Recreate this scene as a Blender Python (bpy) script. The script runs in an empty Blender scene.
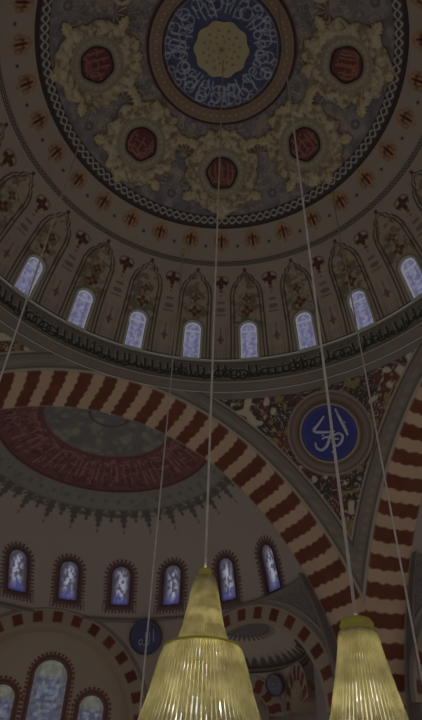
import bpy, math, random
import numpy as np
from mathutils import Vector, Matrix
random.seed(7)
PI = math.pi
S = 13.0                  # metres per model unit (dome radius is about one unit)
EYE = 1.6                 # camera height above the floor
sc = bpy.context.scene
col = sc.collection

# ------------------------------------------------------------------ measured geometry (model units)
F_PX, PITCH, ROLL, YAW = 614.2, 0.7321, 0.0374, 0.3477
CX, CY = -0.330, -0.9231
A = 1.0                   # half side of the square under the dome
RA, EL, ZC = 1.1235, 1.2049, 0.247   # main arch: half width, stilt, centre height
WA, WB = 0.2544, 0.185    # depth of the striped soffits
RS, HC = 0.9684, 1.5687   # dome sphere
HB, HT = 1.6138, 1.7391   # inscription band
YC = A + WA

# ------------------------------------------------------------------ colour helpers
K = 0.085
def lin(v):
    v = np.asarray(v, float) / 255.0
    return np.where(v <= .04045, v / 12.92, ((v + .055) / 1.055) ** 2.4)
def D(r, g, b, k=K):
    return np.clip(lin([r, g, b]) / k, 0, .92)
def sm(d, w=.004):
    return np.clip(.5 - d / w, 0, 1)
def over(c, m, color):
    m = np.asarray(m)[:, None]
    c[:] = c * (1 - m) + np.asarray(color)[None, :] * m
def hash3(i, j, k, seed):
    h = (i * 374761393 + j * 668265263 + k * 2147483647 + seed * 1274126177) & 0xffffffff
    h = ((h ^ (h >> 13)) * 1274126177) & 0xffffffff
    return ((h ^ (h >> 16)) & 0xffff) / 65535.0
def vnoise(P, scale, seed=0):
    Q = np.asarray(P) * scale
    I = np.floor(Q).astype(np.int64); f = Q - I; f = f * f * (3 - 2 * f)
    out = 0
    for dx in (0, 1):
        for dy in (0, 1):
            for dz in (0, 1):
                w = (f[:, 0] if dx else 1 - f[:, 0]) * (f[:, 1] if dy else 1 - f[:, 1]) * (f[:, 2] if dz else 1 - f[:, 2])
                out = out + w * hash3(I[:, 0] + dx, I[:, 1] + dy, I[:, 2] + dz, seed)
    return out
def fbm(P, scale, seed=0, o=3):
    s = 0; a = .5; t = 0
    for k in range(o):
        s = s + a * vnoise(P, scale * 2 ** k, seed + k); t += a; a *= .5
    return s / t
def grime(c, P, amt=.12, scale=7, seed=3):
    c *= (1 - amt + 2 * amt * fbm(P, scale, seed))[:, None]
def fold(x, p):
    return (x + p / 2) % p - p / 2
def hsh(i, seed=0):
    return hash3(np.asarray(np.floor(i)).astype(np.int64), 0 * np.asarray(np.floor(i)).astype(np.int64) + 5, 0 * np.asarray(np.floor(i)).astype(np.int64) + 9, seed)

# ------------------------------------------------------------------ materials
def mat_attr(name, rough=.75, bump=.0, spec=.2):
    m = bpy.data.materials.new(name); m.use_nodes = True
    nt = m.node_tree; b = nt.nodes['Principled BSDF']
    a = nt.nodes.new('ShaderNodeAttribute'); a.attribute_name = 'paint'
    nt.links.new(a.outputs['Color'], b.inputs['Base Color'])
    b.inputs['Roughness'].default_value = rough
    b.inputs['Specular IOR Level'].default_value = spec
    if bump:
        n = nt.nodes.new('ShaderNodeTexNoise'); n.inputs['Scale'].default_value = 1.6; n.inputs['Detail'].default_value = 6
        tc = nt.nodes.new('ShaderNodeTexCoord'); nt.links.new(tc.outputs['Object'], n.inputs['Vector'])
        bp = nt.nodes.new('ShaderNodeBump'); bp.inputs['Strength'].default_value = bump; bp.inputs['Distance'].default_value = .05
        nt.links.new(n.outputs['Fac'], bp.inputs['Height']); nt.links.new(bp.outputs['Normal'], b.inputs['Normal'])
    return m
def mat_plain(name, c, rough=.6, metal=0, var=.15, scale=3):
    m = bpy.data.materials.new(name); m.use_nodes = True
    nt = m.node_tree; b = nt.nodes['Principled BSDF']
    n = nt.nodes.new('ShaderNodeTexNoise'); n.inputs['Scale'].default_value = scale; n.inputs['Detail'].default_value = 4
    tc = nt.nodes.new('ShaderNodeTexCoord'); nt.links.new(tc.outputs['Object'], n.inputs['Vector'])
    r = nt.nodes.new('ShaderNodeValToRGB')
    r.color_ramp.elements[0].color = (*[x * (1 - var) for x in c], 1); r.color_ramp.elements[1].color = (*[min(1, x * (1 + var)) for x in c], 1)
    r.color_ramp.elements[0].position = .3; r.color_ramp.elements[1].position = .7
    nt.links.new(n.outputs['Fac'], r.inputs['Fac']); nt.links.new(r.outputs['Color'], b.inputs['Base Color'])
    b.inputs['Roughness'].default_value = rough; b.inputs['Metallic'].default_value = metal
    b.inputs['Specular IOR Level'].default_value = .25
    return m
PAINT = mat_attr('painted_plaster', bump=.12)
CARVED = mat_attr('carved_plaster', rough=.6, bump=.15, spec=.3)
GOLD = mat_plain('gilt_metal', (.72, .62, .12), .5, 0)
CABLE = mat_plain('grey_cable', tuple(D(78, 72, 68)), .55, 0)
WHITEP = mat_plain('white_enamel', tuple(D(72, 72, 86)), .5)
PALEP = mat_plain('pale_lettering', tuple(D(54, 55, 70)), .5)
RIM = mat_plain('dull_gilt_rim', tuple(D(62, 54, 46)), .5)

def stained(name, strength, blue_low=.5, warm_top=0., scale=1.):
    """daylit leaded glass: pale panes, dark leading, a blue foot; coordinates come from the pane's own uv"""
    m = bpy.data.materials.new(name); m.use_nodes = True
    nt = m.node_tree; N = nt.nodes; L = nt.links; N.clear()
    out = N.new('ShaderNodeOutputMaterial'); em = N.new('ShaderNodeEmission'); gl = N.new('ShaderNodeBsdfGlossy'); ad = N.new('ShaderNodeAddShader')
    gl.inputs['Color'].default_value = (.04, .04, .05, 1); gl.inputs['Roughness'].default_value = .3
    a = N.new('ShaderNodeAttribute'); a.attribute_name = 'paint'
    L.new(a.outputs['Color'], em.inputs['Color']); em.inputs['Strength'].default_value = strength
    L.new(em.outputs[0], ad.inputs[0]); L.new(gl.outputs[0], ad.inputs[1]); L.new(ad.outputs[0], out.inputs['Surface'])
    return m
GLASS = stained('daylit_stained_glass', 1.0)

# ------------------------------------------------------------------ object helpers
def tag(o, label=None, cat=None, group=None, kind=None):
    if label: o['label'] = label
    if cat: o['category'] = cat
    if group: o['group'] = group
    if kind: o['kind'] = kind
    return o
def W(P):
    P = np.asarray(P, float) * S
    P[..., 2] += EYE
    return P
def link(name, me, mat, parent=None):
    o = bpy.data.objects.new(name, me); col.objects.link(o)
    if mat and not me.materials: me.materials.append(mat)
    if parent: o.parent = parent; o.matrix_parent_inverse = parent.matrix_world.inverted()
    return o
def empty(name, loc):
    o = bpy.data.objects.new(name, None); col.objects.link(o)
    o.location = W(np.array(loc)).tolist(); o.empty_display_size = .3
    o.matrix_world = Matrix.Translation(o.location)
    return o
def mesh_np(name, P, quads, color=None, mat=None, parent=None, smooth=True, world=True):
    """P in model units"""
    P = W(P) if world else P
    me = bpy.data.meshes.new(name)
    n, k = quads.shape
    me.vertices.add(len(P)); me.vertices.foreach_set('co', P.astype(np.float32).ravel())
    me.loops.add(n * k); me.loops.foreach_set('vertex_index', quads.astype(np.int32).ravel())
    me.polygons.add(n); me.polygons.foreach_set('loop_start', np.arange(0, n * k, k, dtype=np.int32))
    me.polygons.foreach_set('use_smooth', np.full(n, smooth))
    me.update(calc_edges=True)
    if color is not None:
        at = me.attributes.new('paint', 'FLOAT_COLOR', 'POINT')
        c = np.ones((len(P), 4), np.float32); c[:, :3] = np.clip(color, 0, 1e3)
        at.data.foreach_set('color', c.ravel())
    return link(name, me, mat, parent)
def grid_quads(nu, nv, closed_u=False):
    i = np.arange(nu if closed_u else nu - 1); j = np.arange(nv - 1)
    I, J = np.meshgrid(i, j, indexing='ij'); I2 = (I + 1) % nu
    return np.stack([I * nv + J, I2 * nv + J, I2 * nv + J + 1, I * nv + J + 1], -1).reshape(-1, 4)
def surf(name, us, vs, fpos, fcol, mat=PAINT, parent=None, keep=None, closed_u=False, extra=None):
    U, V = np.meshgrid(us, vs, indexing='ij'); U = U.ravel(); V = V.ravel()
    P = fpos(U, V); c = fcol(U, V, P)
    q = grid_quads(len(us), len(vs), closed_u)
    if keep is not None:
        k = keep(U, V, P); q = q[k[q].all(1)]
        used = np.zeros(len(P), bool); used[q.ravel()] = True
        idx = np.cumsum(used) - 1; q = idx[q]; P = P[used]; c = c[used]
    return mesh_np(name, P, q, c, mat, parent)
class MB:
    """collects tubes, lathes and boxes into ONE mesh (model units)"""
    def __init__(s): s.v = []; s.f = []; s.n = 0
    def add(s, V, F):
        s.v.append(np.asarray(V, float)); s.f += [tuple(i + s.n for i in f) for f in F]; s.n += len(V)
    def tube(s, pts, r, seg=8, cap=True):
        pts = [np.asarray(p, float) for p in pts]; n = len(pts)
        rr = r if hasattr(r, '__len__') else [r] * n
        V = []; up = None
        for i, p in enumerate(pts):
            t = pts[min(i + 1, n - 1)] - pts[max(i - 1, 0)]; t = t / (np.linalg.norm(t) + 1e-12)
            if up is None:
                up = np.array([0, 0, 1.]) if abs(t[2]) < .9 else np.array([1., 0, 0])
            a = np.cross(t, up); a /= np.linalg.norm(a); b = np.cross(a, t); up = b
            for k in range(seg):
                w = 2 * PI * k / seg; V.append(p + rr[i] * (math.cos(w) * a + math.sin(w) * b))
        Fc = [(i * seg + k, i * seg + (k + 1) % seg, (i + 1) * seg + (k + 1) % seg, (i + 1) * seg + k) for i in range(n - 1) for k in range(seg)]
        if cap: Fc += [tuple(range(seg - 1, -1, -1)), tuple((n - 1) * seg + k for k in range(seg))]
        s.add(V, Fc)
    def lathe(s, c, prof, seg=48, M=None):
        c = np.asarray(c, float); V = []
        for r, z in prof:
            for k in range(seg):
                w = 2 * PI * k / seg; p = np.array([r * math.cos(w), r * math.sin(w), z])
                V.append(c + (M @ p if M is not None else p))
        n = len(prof)
        s.add(V, [(i * seg + k, i * seg + (k + 1) % seg, (i + 1) * seg + (k + 1) % seg, (i + 1) * seg + k) for i in range(n - 1) for k in range(seg)])
    def poly_strip(s, A_, B_, closed=False):
        n = len(A_); V = list(A_) + list(B_)
        F = [(i, (i + 1) % n, n + (i + 1) % n, n + i) for i in range(n if closed else n - 1)]
        s.add(V, F)
    def build(s, name, mat, parent=None, color=None, smooth=True):
        V = W(np.concatenate(s.v)); me = bpy.data.meshes.new(name)
        me.from_pydata(V.tolist(), [], s.f); me.update()
        me.polygons.foreach_set('use_smooth', np.full(len(me.polygons), smooth))
        if color is not None:
            at = me.attributes.new('paint', 'FLOAT_COLOR', 'POINT')
            c = np.ones((len(V), 4), np.float32); c[:, :3] = color
            at.data.foreach_set('color', c.ravel())
        return link(name, me, mat, parent)

# ------------------------------------------------------------------ dome helpers
rad = np.radians
def dome(th, e, off=0.):
    """th, e in degrees: azimuth from +y, angle from the crown"""
    R = RS - off
    return np.stack([R * np.sin(rad(e)) * np.sin(rad(th)), R * np.sin(rad(e)) * np.cos(rad(th)), HC + R * np.cos(rad(e))], -1)
CREAM = D(64, 57, 48); DARK = D(26, 23, 21); INK = D(19, 16, 15); RED = D(70, 30, 27); GREY = D(50, 46, 46)
LEAF = D(80, 73, 57)

def ease(x, a, b): return np.clip((x - a) / (b - a), 0, 1)

# ---- crown of the dome
GREYZ = D(48, 45, 46)
def col_crown(U, V, P):
    th, e = U, V
    n = len(th); c = np.tile(GREYZ, (n, 1))
    s = RS * rad(e); R = RS * np.sin(rad(e))
    # soft mottling and small plume ornaments of the grey field
    grime(c, P, .22, 9, 1)
    m = fbm(P, 34, 11, 2)
    over(c, sm(.60 - m, .12) * .55 * sm(e - 40), D(66, 58, 50))
    over(c, sm(m - .36, .1) * .5 * sm(e - 40), D(36, 32, 33))
    s1 = fbm(P, 20, 81, 2); s2 = fbm(P, 20, 85, 2); cu = np.minimum(np.abs(np.sin(s1 * 22)), np.abs(np.sin(s2 * 22 + 1)))
    over(c, sm(cu - .20, .16) * .55 * (e > 18) * sm(e - 37.5, 3), D(74, 67, 55)); over(c, sm(np.abs(cu - .34) - .05, .1) * .4 * (e > 18) * sm(e - 37.5, 3), D(34, 30, 30))
    # palmettes between the medallions, near the centre
    X = fold(rad(th - 22.5 - 22.5), rad(45)) * R; Y = s - RS * rad(24.2)
    fan = np.hypot(X, Y + .01)
    ang = np.arctan2(X, -(Y - .03))
    lobes = .048 + .010 * np.cos(9 * ang)
    over(c, sm(np.hypot(X, Y - .03) - lobes, .006) * (np.abs(ang) < 1.9) * .9, D(40, 33, 31))
    over(c, sm(np.abs(np.sin(4.5 * ang)) - .3, .3) * sm(np.hypot(X, Y - .03) - lobes + .006, .006) * (np.abs(ang) < 1.9) * .85, D(76, 68, 56))
    # scroll pairs linking neighbouring wreaths
    for sx in (-1, 1):
        dx = X - sx * .066; dy = Y - .018
        rr = np.hypot(dx, dy); sp = np.abs(rr - .026) - .007
        over(c, sm(sp, .006) * .8, D(78, 70, 55)); over(c, sm(np.abs(rr - .015) - .004, .005) * .7, D(36, 30, 28))
    # grey outer lozenges with little dark rosettes
    X2 = X; Y2 = s - RS * rad(36.6)
    over(c, sm(np.hypot(X2, Y2) - .05, .03) * .35, D(60, 56, 58))
    over(c, sm(np.abs(np.hypot(X2, Y2) - .014) - .005, .005) * .8, D(34, 31, 32))
    # ground of the flower band
    band = sm(RS * rad(43.0) - s, .004)
    over(c, band, D(65, 59, 52))
    X = fold(rad(th), rad(11.25)) * R; Y = s - RS * rad(47.0); k = np.floor(th / 11.25 + .5)
    q = np.abs(X); nz = fbm(P, 75, 21, 3)
    lens = q / (.031 * (1 - .45 * np.tanh((Y - .012) * 28))) + (Y / .052) ** 2 + .5 * (nz - .5)
    over(c, sm(lens - 1.0, .35) * band * .55, D(64, 46, 32))
    over(c, sm(np.abs(lens - .82) - .10, .2) * sm(.56 - nz, .2) * band * .8, D(58, 36, 24))
    over(c, sm(lens - .55, .25) * sm(nz - .52, .1) * band * .7, D(78, 54, 30))
    bud = q / (.0135 + .008 * np.sin(np.clip((Y + .026) / .05, 0, 1) * PI)) + np.maximum(np.abs(Y + .001) / .030 - .75, 0) * 3
    over(c, sm(bud - .95, .35) * sm(np.abs(q - .009) * -1 + .0045, .004) * band * .85, D(40, 17, 14))
    over(c, sm(q - .005, .004) * sm(np.abs(Y) - .022, .006) * band, D(27, 13, 12))
    over(c, sm(np.hypot(q - .012, Y + .010) - .007, .006) * band * .8, D(34, 15, 13))
    for sx in (.024,):
        over(c, sm(np.abs(np.hypot(q - sx, (Y - .010) * .7) - .009) - .0025, .004) * band * .6, D(48, 30, 22))
    Xd = fold(rad(th - 5.625), rad(11.25)) * R
    over(c, sm(np.hypot(Xd, Y - .022) - .007, .004) * band, D(26, 26, 34))
    grime(c, P, .08, 14, 5)
    return c
surf('ceiling', np.linspace(-180, 180, 1401)[:-1], np.concatenate([np.linspace(.3, 15, 12), np.linspace(15.3, 53.6, 330)]), lambda U, V: dome(U, V), col_crown, closed_u=True)
tag(bpy.data.objects['ceiling'], 'grey and cream painted crown of the great dome with flower band', 'ceiling', kind='structure')

# ---- the drum with its blind arches
TH = np.concatenate([np.linspace(-180, -81, 60)[:-1], np.linspace(-81, 121, 1250), np.linspace(121, 180, 40)[1:]])
EB = 90 - math.degrees(math.asin((HT - HC) / RS))
WIN_E0, WIN_E1, WIN_HW = 69.2, 79.6, .0375
def win_shape(X, Y, hw, h):
    """distance outside an arched window, Y from the sill up"""
    body = np.maximum(np.abs(X) - hw, np.maximum(-Y, Y - (h - hw)))
    cap = np.hypot(X, np.maximum(Y - (h - hw), 0)) - hw
    return np.where(Y > h - hw, cap, body)
WH = RS * math.radians(WIN_E1 - WIN_E0)
def col_drum(U, V, P):
    th, e = U, V; n = len(th); R = RS * np.sin(rad(e)); c = np.tile(D(66, 60, 53), (n, 1))
    grime(c, P, .12, 10, 2)
    d = fold(rad(th), rad(15)); X = d * R; aX = np.abs(X)
    hw = np.interp(e, [54.9, 55.6, 56.2, 56.5, 57.6, 57.9, 59.2, 61.5, 64, 80], [0, .008, .021, .030, .036, .046, .060, .070, .071, .079])
    dd = (aX - hw)
    inside = sm(dd, .004) * (e > 55)
    # inside the panel: dusky arabesques
    nz = fbm(P * np.array([1, 1, 1.]), 46, 31, 3)
    over(c, inside * sm(.53 - nz, .07) * .75 * sm(e - 71, 2), D(40, 35, 27))
    nz2 = fbm(P, 60, 37, 2)
    over(c, inside * sm(nz2 - .36, .06) * .45, D(68, 56, 40))
    for ec, rr, cc in ((62.6, .016, D(30, 25, 20)), (66.2, .021, D(30, 21, 15))):
        Y = RS * rad(e - ec); q = np.hypot(X, Y); a = np.arctan2(X, Y)
        over(c, sm(q - rr * (1 + .35 * np.cos(4 * a)), .006) * .9, cc)
        over(c, sm(np.abs(q - rr * 1.75) - .003, .004) * .45, D(44, 38, 30))
        over(c, sm(q - rr * .35, .005), D(70, 40, 24))
        for sx in (-1, 1):
            q2 = np.hypot(X - sx * rr * 1.9, Y + .012); over(c, sm(q2 - rr * .5, .006) * .6, D(46, 42, 32))
    # double dark outline
    on = (e > 54.9) & (e < 80.5)
    over(c, sm(np.abs(dd) - .0038, .004) * on * .85, INK)
    over(c, sm(np.abs(dd + .0140) - .0034, .004) * on * .85 * (hw > .016), INK)
    over(c, sm(np.abs(dd + .0068) - .003, .004) * on * .35, D(72, 63, 53))
    over(c, sm(np.hypot(X, RS * rad(e - 54.7)) - .0075, .004), D(38, 15, 15))
    # between the panels: red flower, drops, candelabra
    X2 = fold(rad(th - 7.5), rad(15)) * R; aX2 = np.abs(X2)
    Y = RS * rad(e - 58.1); q = np.hypot(X2, Y); a = np.arctan2(X2, Y)
    nzf = fbm(P, 80, 23, 2)
    over(c, sm(np.hypot(X2, Y * .85) - .031, .008) * .35, D(74, 62, 50))
    over(c, sm(np.abs(np.hypot(X2, Y * .85) - .029 - .004 * np.cos(3 * a)) - .0032, .004) * (Y < .016) * .75, D(38, 29, 25))
    over(c, sm(q - .023 * (1 + .34 * np.cos(4 * a)) - .012 * (nzf - .5), .006) * .95, D(29, 14, 13))
    over(c, sm(q - .0045, .005) * .7, D(62, 28, 22))
    for ec, r1 in ((60.4, .0075), (61.6, .0045)):
        over(c, sm(np.hypot(X2, RS * rad(e - ec)) - r1, .004) * .9, D(46, 24, 22))
    for ec, w, h in ((63.6, .017, .006), (65.6, .021, .010), (67.0, .024, .004)):
        over(c, sm(np.maximum(aX2 - w * (.7 + .3 * np.cos(RS * rad(e - ec) * 200)), np.abs(RS * rad(e - ec)) - h), .006) * .7, D(36, 31, 27))
    Y = RS * rad(e - 74.0)
    over(c, sm(aX2 - .0032, .004) * sm(np.abs(Y + .02) - .042, .006) * .7, D(40, 32, 29))
    over(c, sm(np.hypot(X2, Y * .8) - .013 * (1 + .3 * np.cos(4 * np.arctan2(X2, Y))), .005) * .75, D(44, 28, 26))
    for sx in (.022, .03):
        over(c, sm(np.abs(aX2 - sx) - .0018, .004) * (e > 70) * .45, D(40, 34, 30))
    # low row of painted balusters
    b = fold(X2, .013)
    over(c, sm(np.abs(b) - .0022, .004) * (e > 76.8) * (aX2 < .045) * .45, D(36, 31, 28))
    # dark line at the foot of the wall
    over(c, sm(RS * rad(EB - .55 - e) , .004) * .75, D(34, 30, 27))
    # grey surround of the glazed openings
    Yw = RS * rad(WIN_E1 - e); sd = win_shape(X, Yw, WIN_HW, WH)
    over(c, sm(sd - .016, .008) * .6, D(44, 42, 38))
    return c
DRUM_WIN = [-30 + 15 * k for k in range(1, 9)]      # the eight openings in sight... (-15 .. 90)
DRUM_WIN = [-30, -15, 0, 15, 30, 45, 60, 75]
def keep_drum(U, V, P):
    ok = np.ones(len(U), bool)
    for w in DRUM_WIN:
        X = rad(U - w) * RS * np.sin(rad(V)); Y = RS * rad(WIN_E1 - V)
        ok &= win_shape(X, Y, WIN_HW - .004, WH - .004) > 0
    return ok
o = surf('wall_drum', TH, np.linspace(53.4, EB, 170), lambda U, V: dome(U, V), col_drum, keep=keep_drum)
tag(o, 'cream drum wall of the dome painted with blind pointed arches', 'wall', kind='structure')

# ---- inscription band and cornice
RBAND = math.sqrt(RS ** 2 - (HT - HC) ** 2) + .004
def ring_pos(R0, Z0, R1, Z1):
    return lambda U, V: np.stack([(R0 + (R1 - R0) * V) * np.sin(rad(U)), (R0 + (R1 - R0) * V) * np.cos(rad(U)), Z0 + (Z1 - Z0) * V], -1)
def script(X, y, h, seed, cell=.075, sw=.0036, one=False):
    """flowing letter strokes along X, y from 0 to 1: tall stems, a joined base line, bowls and dots"""
    m = np.zeros(len(X))
    for k, (cw, sd) in enumerate(((cell, seed), (cell * .61, seed + 7))[:1 if one else 2]):
        i = np.floor(X / cw); f = X / cw - i
        h1 = hsh(i, sd); h2 = hsh(i, sd + 1); h3 = hsh(i, sd + 2)
        lean = (f - .5 + (y - .5) * .18)
        stem = np.maximum(np.abs(lean - .22 * (h1 - .5)) * cw - sw, np.maximum(y - (.72 + .22 * h2), .2 - y) * h)
        m = np.maximum(m, sm(stem, .004) * (h3 > .25))
        cy = .30 + .12 * h2; r = (.16 + .10 * h1)
        bowl = np.abs(np.hypot((f - .55) * cw / h, (y - cy)) - r) * h - sw * .95
        m = np.maximum(m, sm(bowl, .004) * ((y < cy + .06) | (h3 < .4)))
        dot = np.hypot((f - .8) * cw, (y - .55 - .3 * h1) * h) - .0045
        m = np.maximum(m, sm(dot, .004) * (h2 > .5))
    base = np.abs(y - .24 - .06 * np.sin(X * 90) - .05 * np.sin(X * 37)) * h - sw * .8
    return np.maximum(m, sm(base, .004))
def col_band(U, V, P):
    c = np.tile(D(44, 43, 40), (len(U), 1)); grime(c, P, .12, 12, 8)
    X = rad(U) * RBAND; h = HT - HB; y = (V - .12) / .76
    for dx in (0, .031): over(c, script(X + dx + .003, y - .02, h * .76, 3, .062, .0082, True) * .85 * (y > 0) * (y < 1), D(58, 56, 51))
    over(c, np.maximum(script(X, y, h * .76, 3, .062, .0046, True), script(X + .031, y, h * .76, 3, .062, .0046, True)) * .95 * (y > .02) * (y < .98), D(15, 15, 14))
    for v0, w, cc in ((.03, .035, D(70, 66, 60)), (.105, .012, D(28, 25, 24)), (.90, .012, D(28, 25, 24)), (.965, .035, D(72, 68, 62))):
        over(c, sm((np.abs(V - v0) - w) * h, .004), cc)
    return c
o = surf('wall_inscription_band', TH, np.linspace(0, 1, 40), ring_pos(RBAND, HB, RBAND, HT), col_band)
tag(o, 'dark inscription band with black script running round the foot of the drum', 'wall', kind='structure')
ZCR = ZC + EL * RA        # crown of the main arches
def col_cornice(U, V, P):
    c = np.tile(D(47, 41, 36), (len(U), 1)); grime(c, P, .15, 9, 9)
    over(c, sm(np.abs(V - .12) - .05, .05) * .5, D(36, 31, 28)); over(c, sm(np.abs(V - .93) - .04, .05) * .5, D(34, 30, 28))
    return c
o = surf('trim_1', TH, np.linspace(0, 1, 10), ring_pos(A + .0, ZCR + .001, RBAND, HB), col_cornice)
tag(o, 'plain brown cornice ring under the dark inscription band', 'cornice', kind='structure')

# ---- rope mouldings (real relief)
def rope(name, e0, r, per, lab, c_hi, c_lo, flat=.55, strands=2, th=None):
    th = np.linspace(-180, 180, 2401)[:-1] if th is None else th
    ps = np.arccos(np.linspace(1, -1, 25))
    def ridge_(U, V):
        y = np.cos(V); a_ = np.sin(rad(U) * per / 2) * .62; b_ = -a_
        w_ = .30
        return np.maximum(1 - np.abs(y - a_) / w_, 1 - np.abs(y - b_) / w_).clip(0, 1)
    def pos(U, V):
        h = r * (.35 + .65 * ridge_(U, V) ** .7)
        lat = r * np.cos(V) * 1.0; up = h * np.sin(V) ** .6 * flat
        return dome(U, e0 + np.degrees(lat / RS), up + .001)
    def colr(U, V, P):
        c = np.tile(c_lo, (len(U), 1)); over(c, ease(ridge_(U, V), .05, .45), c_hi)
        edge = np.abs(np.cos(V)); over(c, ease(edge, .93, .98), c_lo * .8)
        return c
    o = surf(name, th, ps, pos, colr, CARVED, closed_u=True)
    return tag(o, lab, 'moulding', kind='structure')
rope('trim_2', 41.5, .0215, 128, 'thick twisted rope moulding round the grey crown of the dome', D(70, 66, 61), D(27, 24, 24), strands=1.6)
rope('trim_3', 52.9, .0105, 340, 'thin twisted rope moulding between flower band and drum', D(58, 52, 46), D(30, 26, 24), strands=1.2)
def dome_ring(name, e0, w, h, c, lab):
    prof = [(-w, 0), (-w * .8, h), (w * .8, h), (w, 0)]
    mb = MB(); N = 360
    rows = []
    for x, y in prof:
        rows.append(dome(np.linspace(-180, 180, N, endpoint=False), np.full(N, e0 + math.degrees(x / RS)), y))
    for a_, b_ in zip(rows[:-1], rows[1:]): mb.poly_strip(a_, b_, True)
    return tag(mb.build(name, CARVED, color=c, smooth=False), lab, 'moulding', kind='structure')
dome_ring('trim_4', 43.25, .0065, .006, D(24, 17, 16), 'dark red line moulding outside the thick rope')

# ------------------------------------------------------------------ central medallion of the dome (thing)
med = empty('central_medallion', dome(0, 0))
tag(med, 'large round blue medallion with white script at the very crown of the dome', 'medallion')
def col_blue(U, V, P):
    n = len(U); c = np.tile(D(28, 30, 44), (n, 1)); grime(c, P, .3, 25, 4)
    e = V; s = RS * rad(e); t = (e - 6.2) / 7.5; X = rad(U)
    # radiating letter stems and interlaced bowls
    w = D(70, 72, 84)
    k = fold(X, 2 * PI / 44); i = np.floor(X / (2 * PI / 44) + .5)
    st = np.abs(k + .03 * np.sin(t * 5 + i)) * s - .0030
    over(c, sm(st, .004) * (t > .12 + .2 * hsh(i, 2)) * (t < .62 + .36 * hsh(i, 3)) * (hsh(i, 5) > .3) * .8, w)
    for N_, tt, r, sd in ((20, .72, .021, 1), (26, .38, .015, 2), (17, .52, .024, 3), (24, .88, .012, 4)):
        p = 2 * PI / N_; kk = fold(X + sd, p); ii = np.floor((X + sd) / p + .5)
        q = np.hypot(kk * s, (t - tt - .12 * (hsh(ii, sd) - .5)) * RS * rad(7.5))
        over(c, sm(np.abs(q - r) - .0028, .004) * (hsh(ii, sd + 9) > .2) * .75, w)
    nz = fbm(P, 80, 40, 2); over(c, sm(nz - .37, .05) * .5, D(18, 19, 28))
    over(c, sm((np.abs(t - .985) - .02) * .12, .003), D(30, 20, 22)); over(c, sm((np.abs(t - .93) - .012) * .12, .003) * .6, D(74, 66, 58))
    return c
surf('blue_disc', np.linspace(-180, 180, 601)[:-1], np.linspace(5.6, 13.8, 70), lambda U, V: dome(U, V, .010), col_blue, CARVED, med, closed_u=True)
def col_ros(U, V, P):
    n = len(U); c = np.tile(D(73, 67, 50), (n, 1)); X = rad(U); s = RS * rad(V)
    for N_, e0, r, ph in ((12, 4.4, .0065, 0), (12, 3.1, .0055, .26), (6, 1.9, .005, 0)):
        p = 2 * PI / N_; q = np.hypot(fold(X + ph, p) * s, s - RS * rad(e0)); over(c, sm(q - r, .004) * .8, D(58, 46, 34))
    over(c, sm(s - .017, .005) * .8, D(66, 54, 38)); over(c, sm(s - .007, .004), D(48, 38, 30))
    over(c, sm(np.abs(s - .024) - .002, .004) * .5, D(60, 52, 38)); grime(c, P, .12, 30, 6)
    return c
def pos_ros(U, V):
    e = np.minimum(V, 99) * (1 + .035 * np.cos(rad(U) * 10) * (V / 6.4))
    return dome(U, e, .018 - .004 * (V / 6.4) ** 2)
surf('centre_rosette', np.linspace(-180, 180, 241)[:-1], np.linspace(.01, 6.4, 40), pos_ros, col_ros, CARVED, med, closed_u=True)
def col_mring(U, V, P):
    n = len(U); c = np.tile(D(55, 46, 38), (n, 1)); X = rad(U); t = (V - 13.7) / 4.0
    p = 2 * PI / 60; k = fold(X, p); over(c, sm(np.abs(np.abs(k) * .25 - .006 + .01 * np.abs(t - .45)) - .0014, .003) * .5, D(44, 32, 28))
    over(c, sm(np.hypot(k * .25, (t - .45) * .066) - .005, .003) * .6, D(82, 64, 44))
    for t0, w, cc in ((.04, .05, D(26, 17, 18)), (.14, .03, D(60, 50, 42)), (.80, .03, D(60, 50, 42)), (.91, .075, D(25, 14, 14))):
        over(c, sm((np.abs(t - t0) - w) * .066, .003), cc)
    grime(c, P, .12, 20, 6); return c
def pos_mring(U, V):
    t = (V - 13.7) / 4.0
    return dome(U, V, .004 + .012 * np.sin(np.clip(t, 0, 1) * PI) ** .5)
surf('outer_ring', np.linspace(-180, 180, 721)[:-1], np.linspace(13.7, 17.7, 40), pos_mring, col_mring, CARVED, med, closed_u=True)

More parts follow.
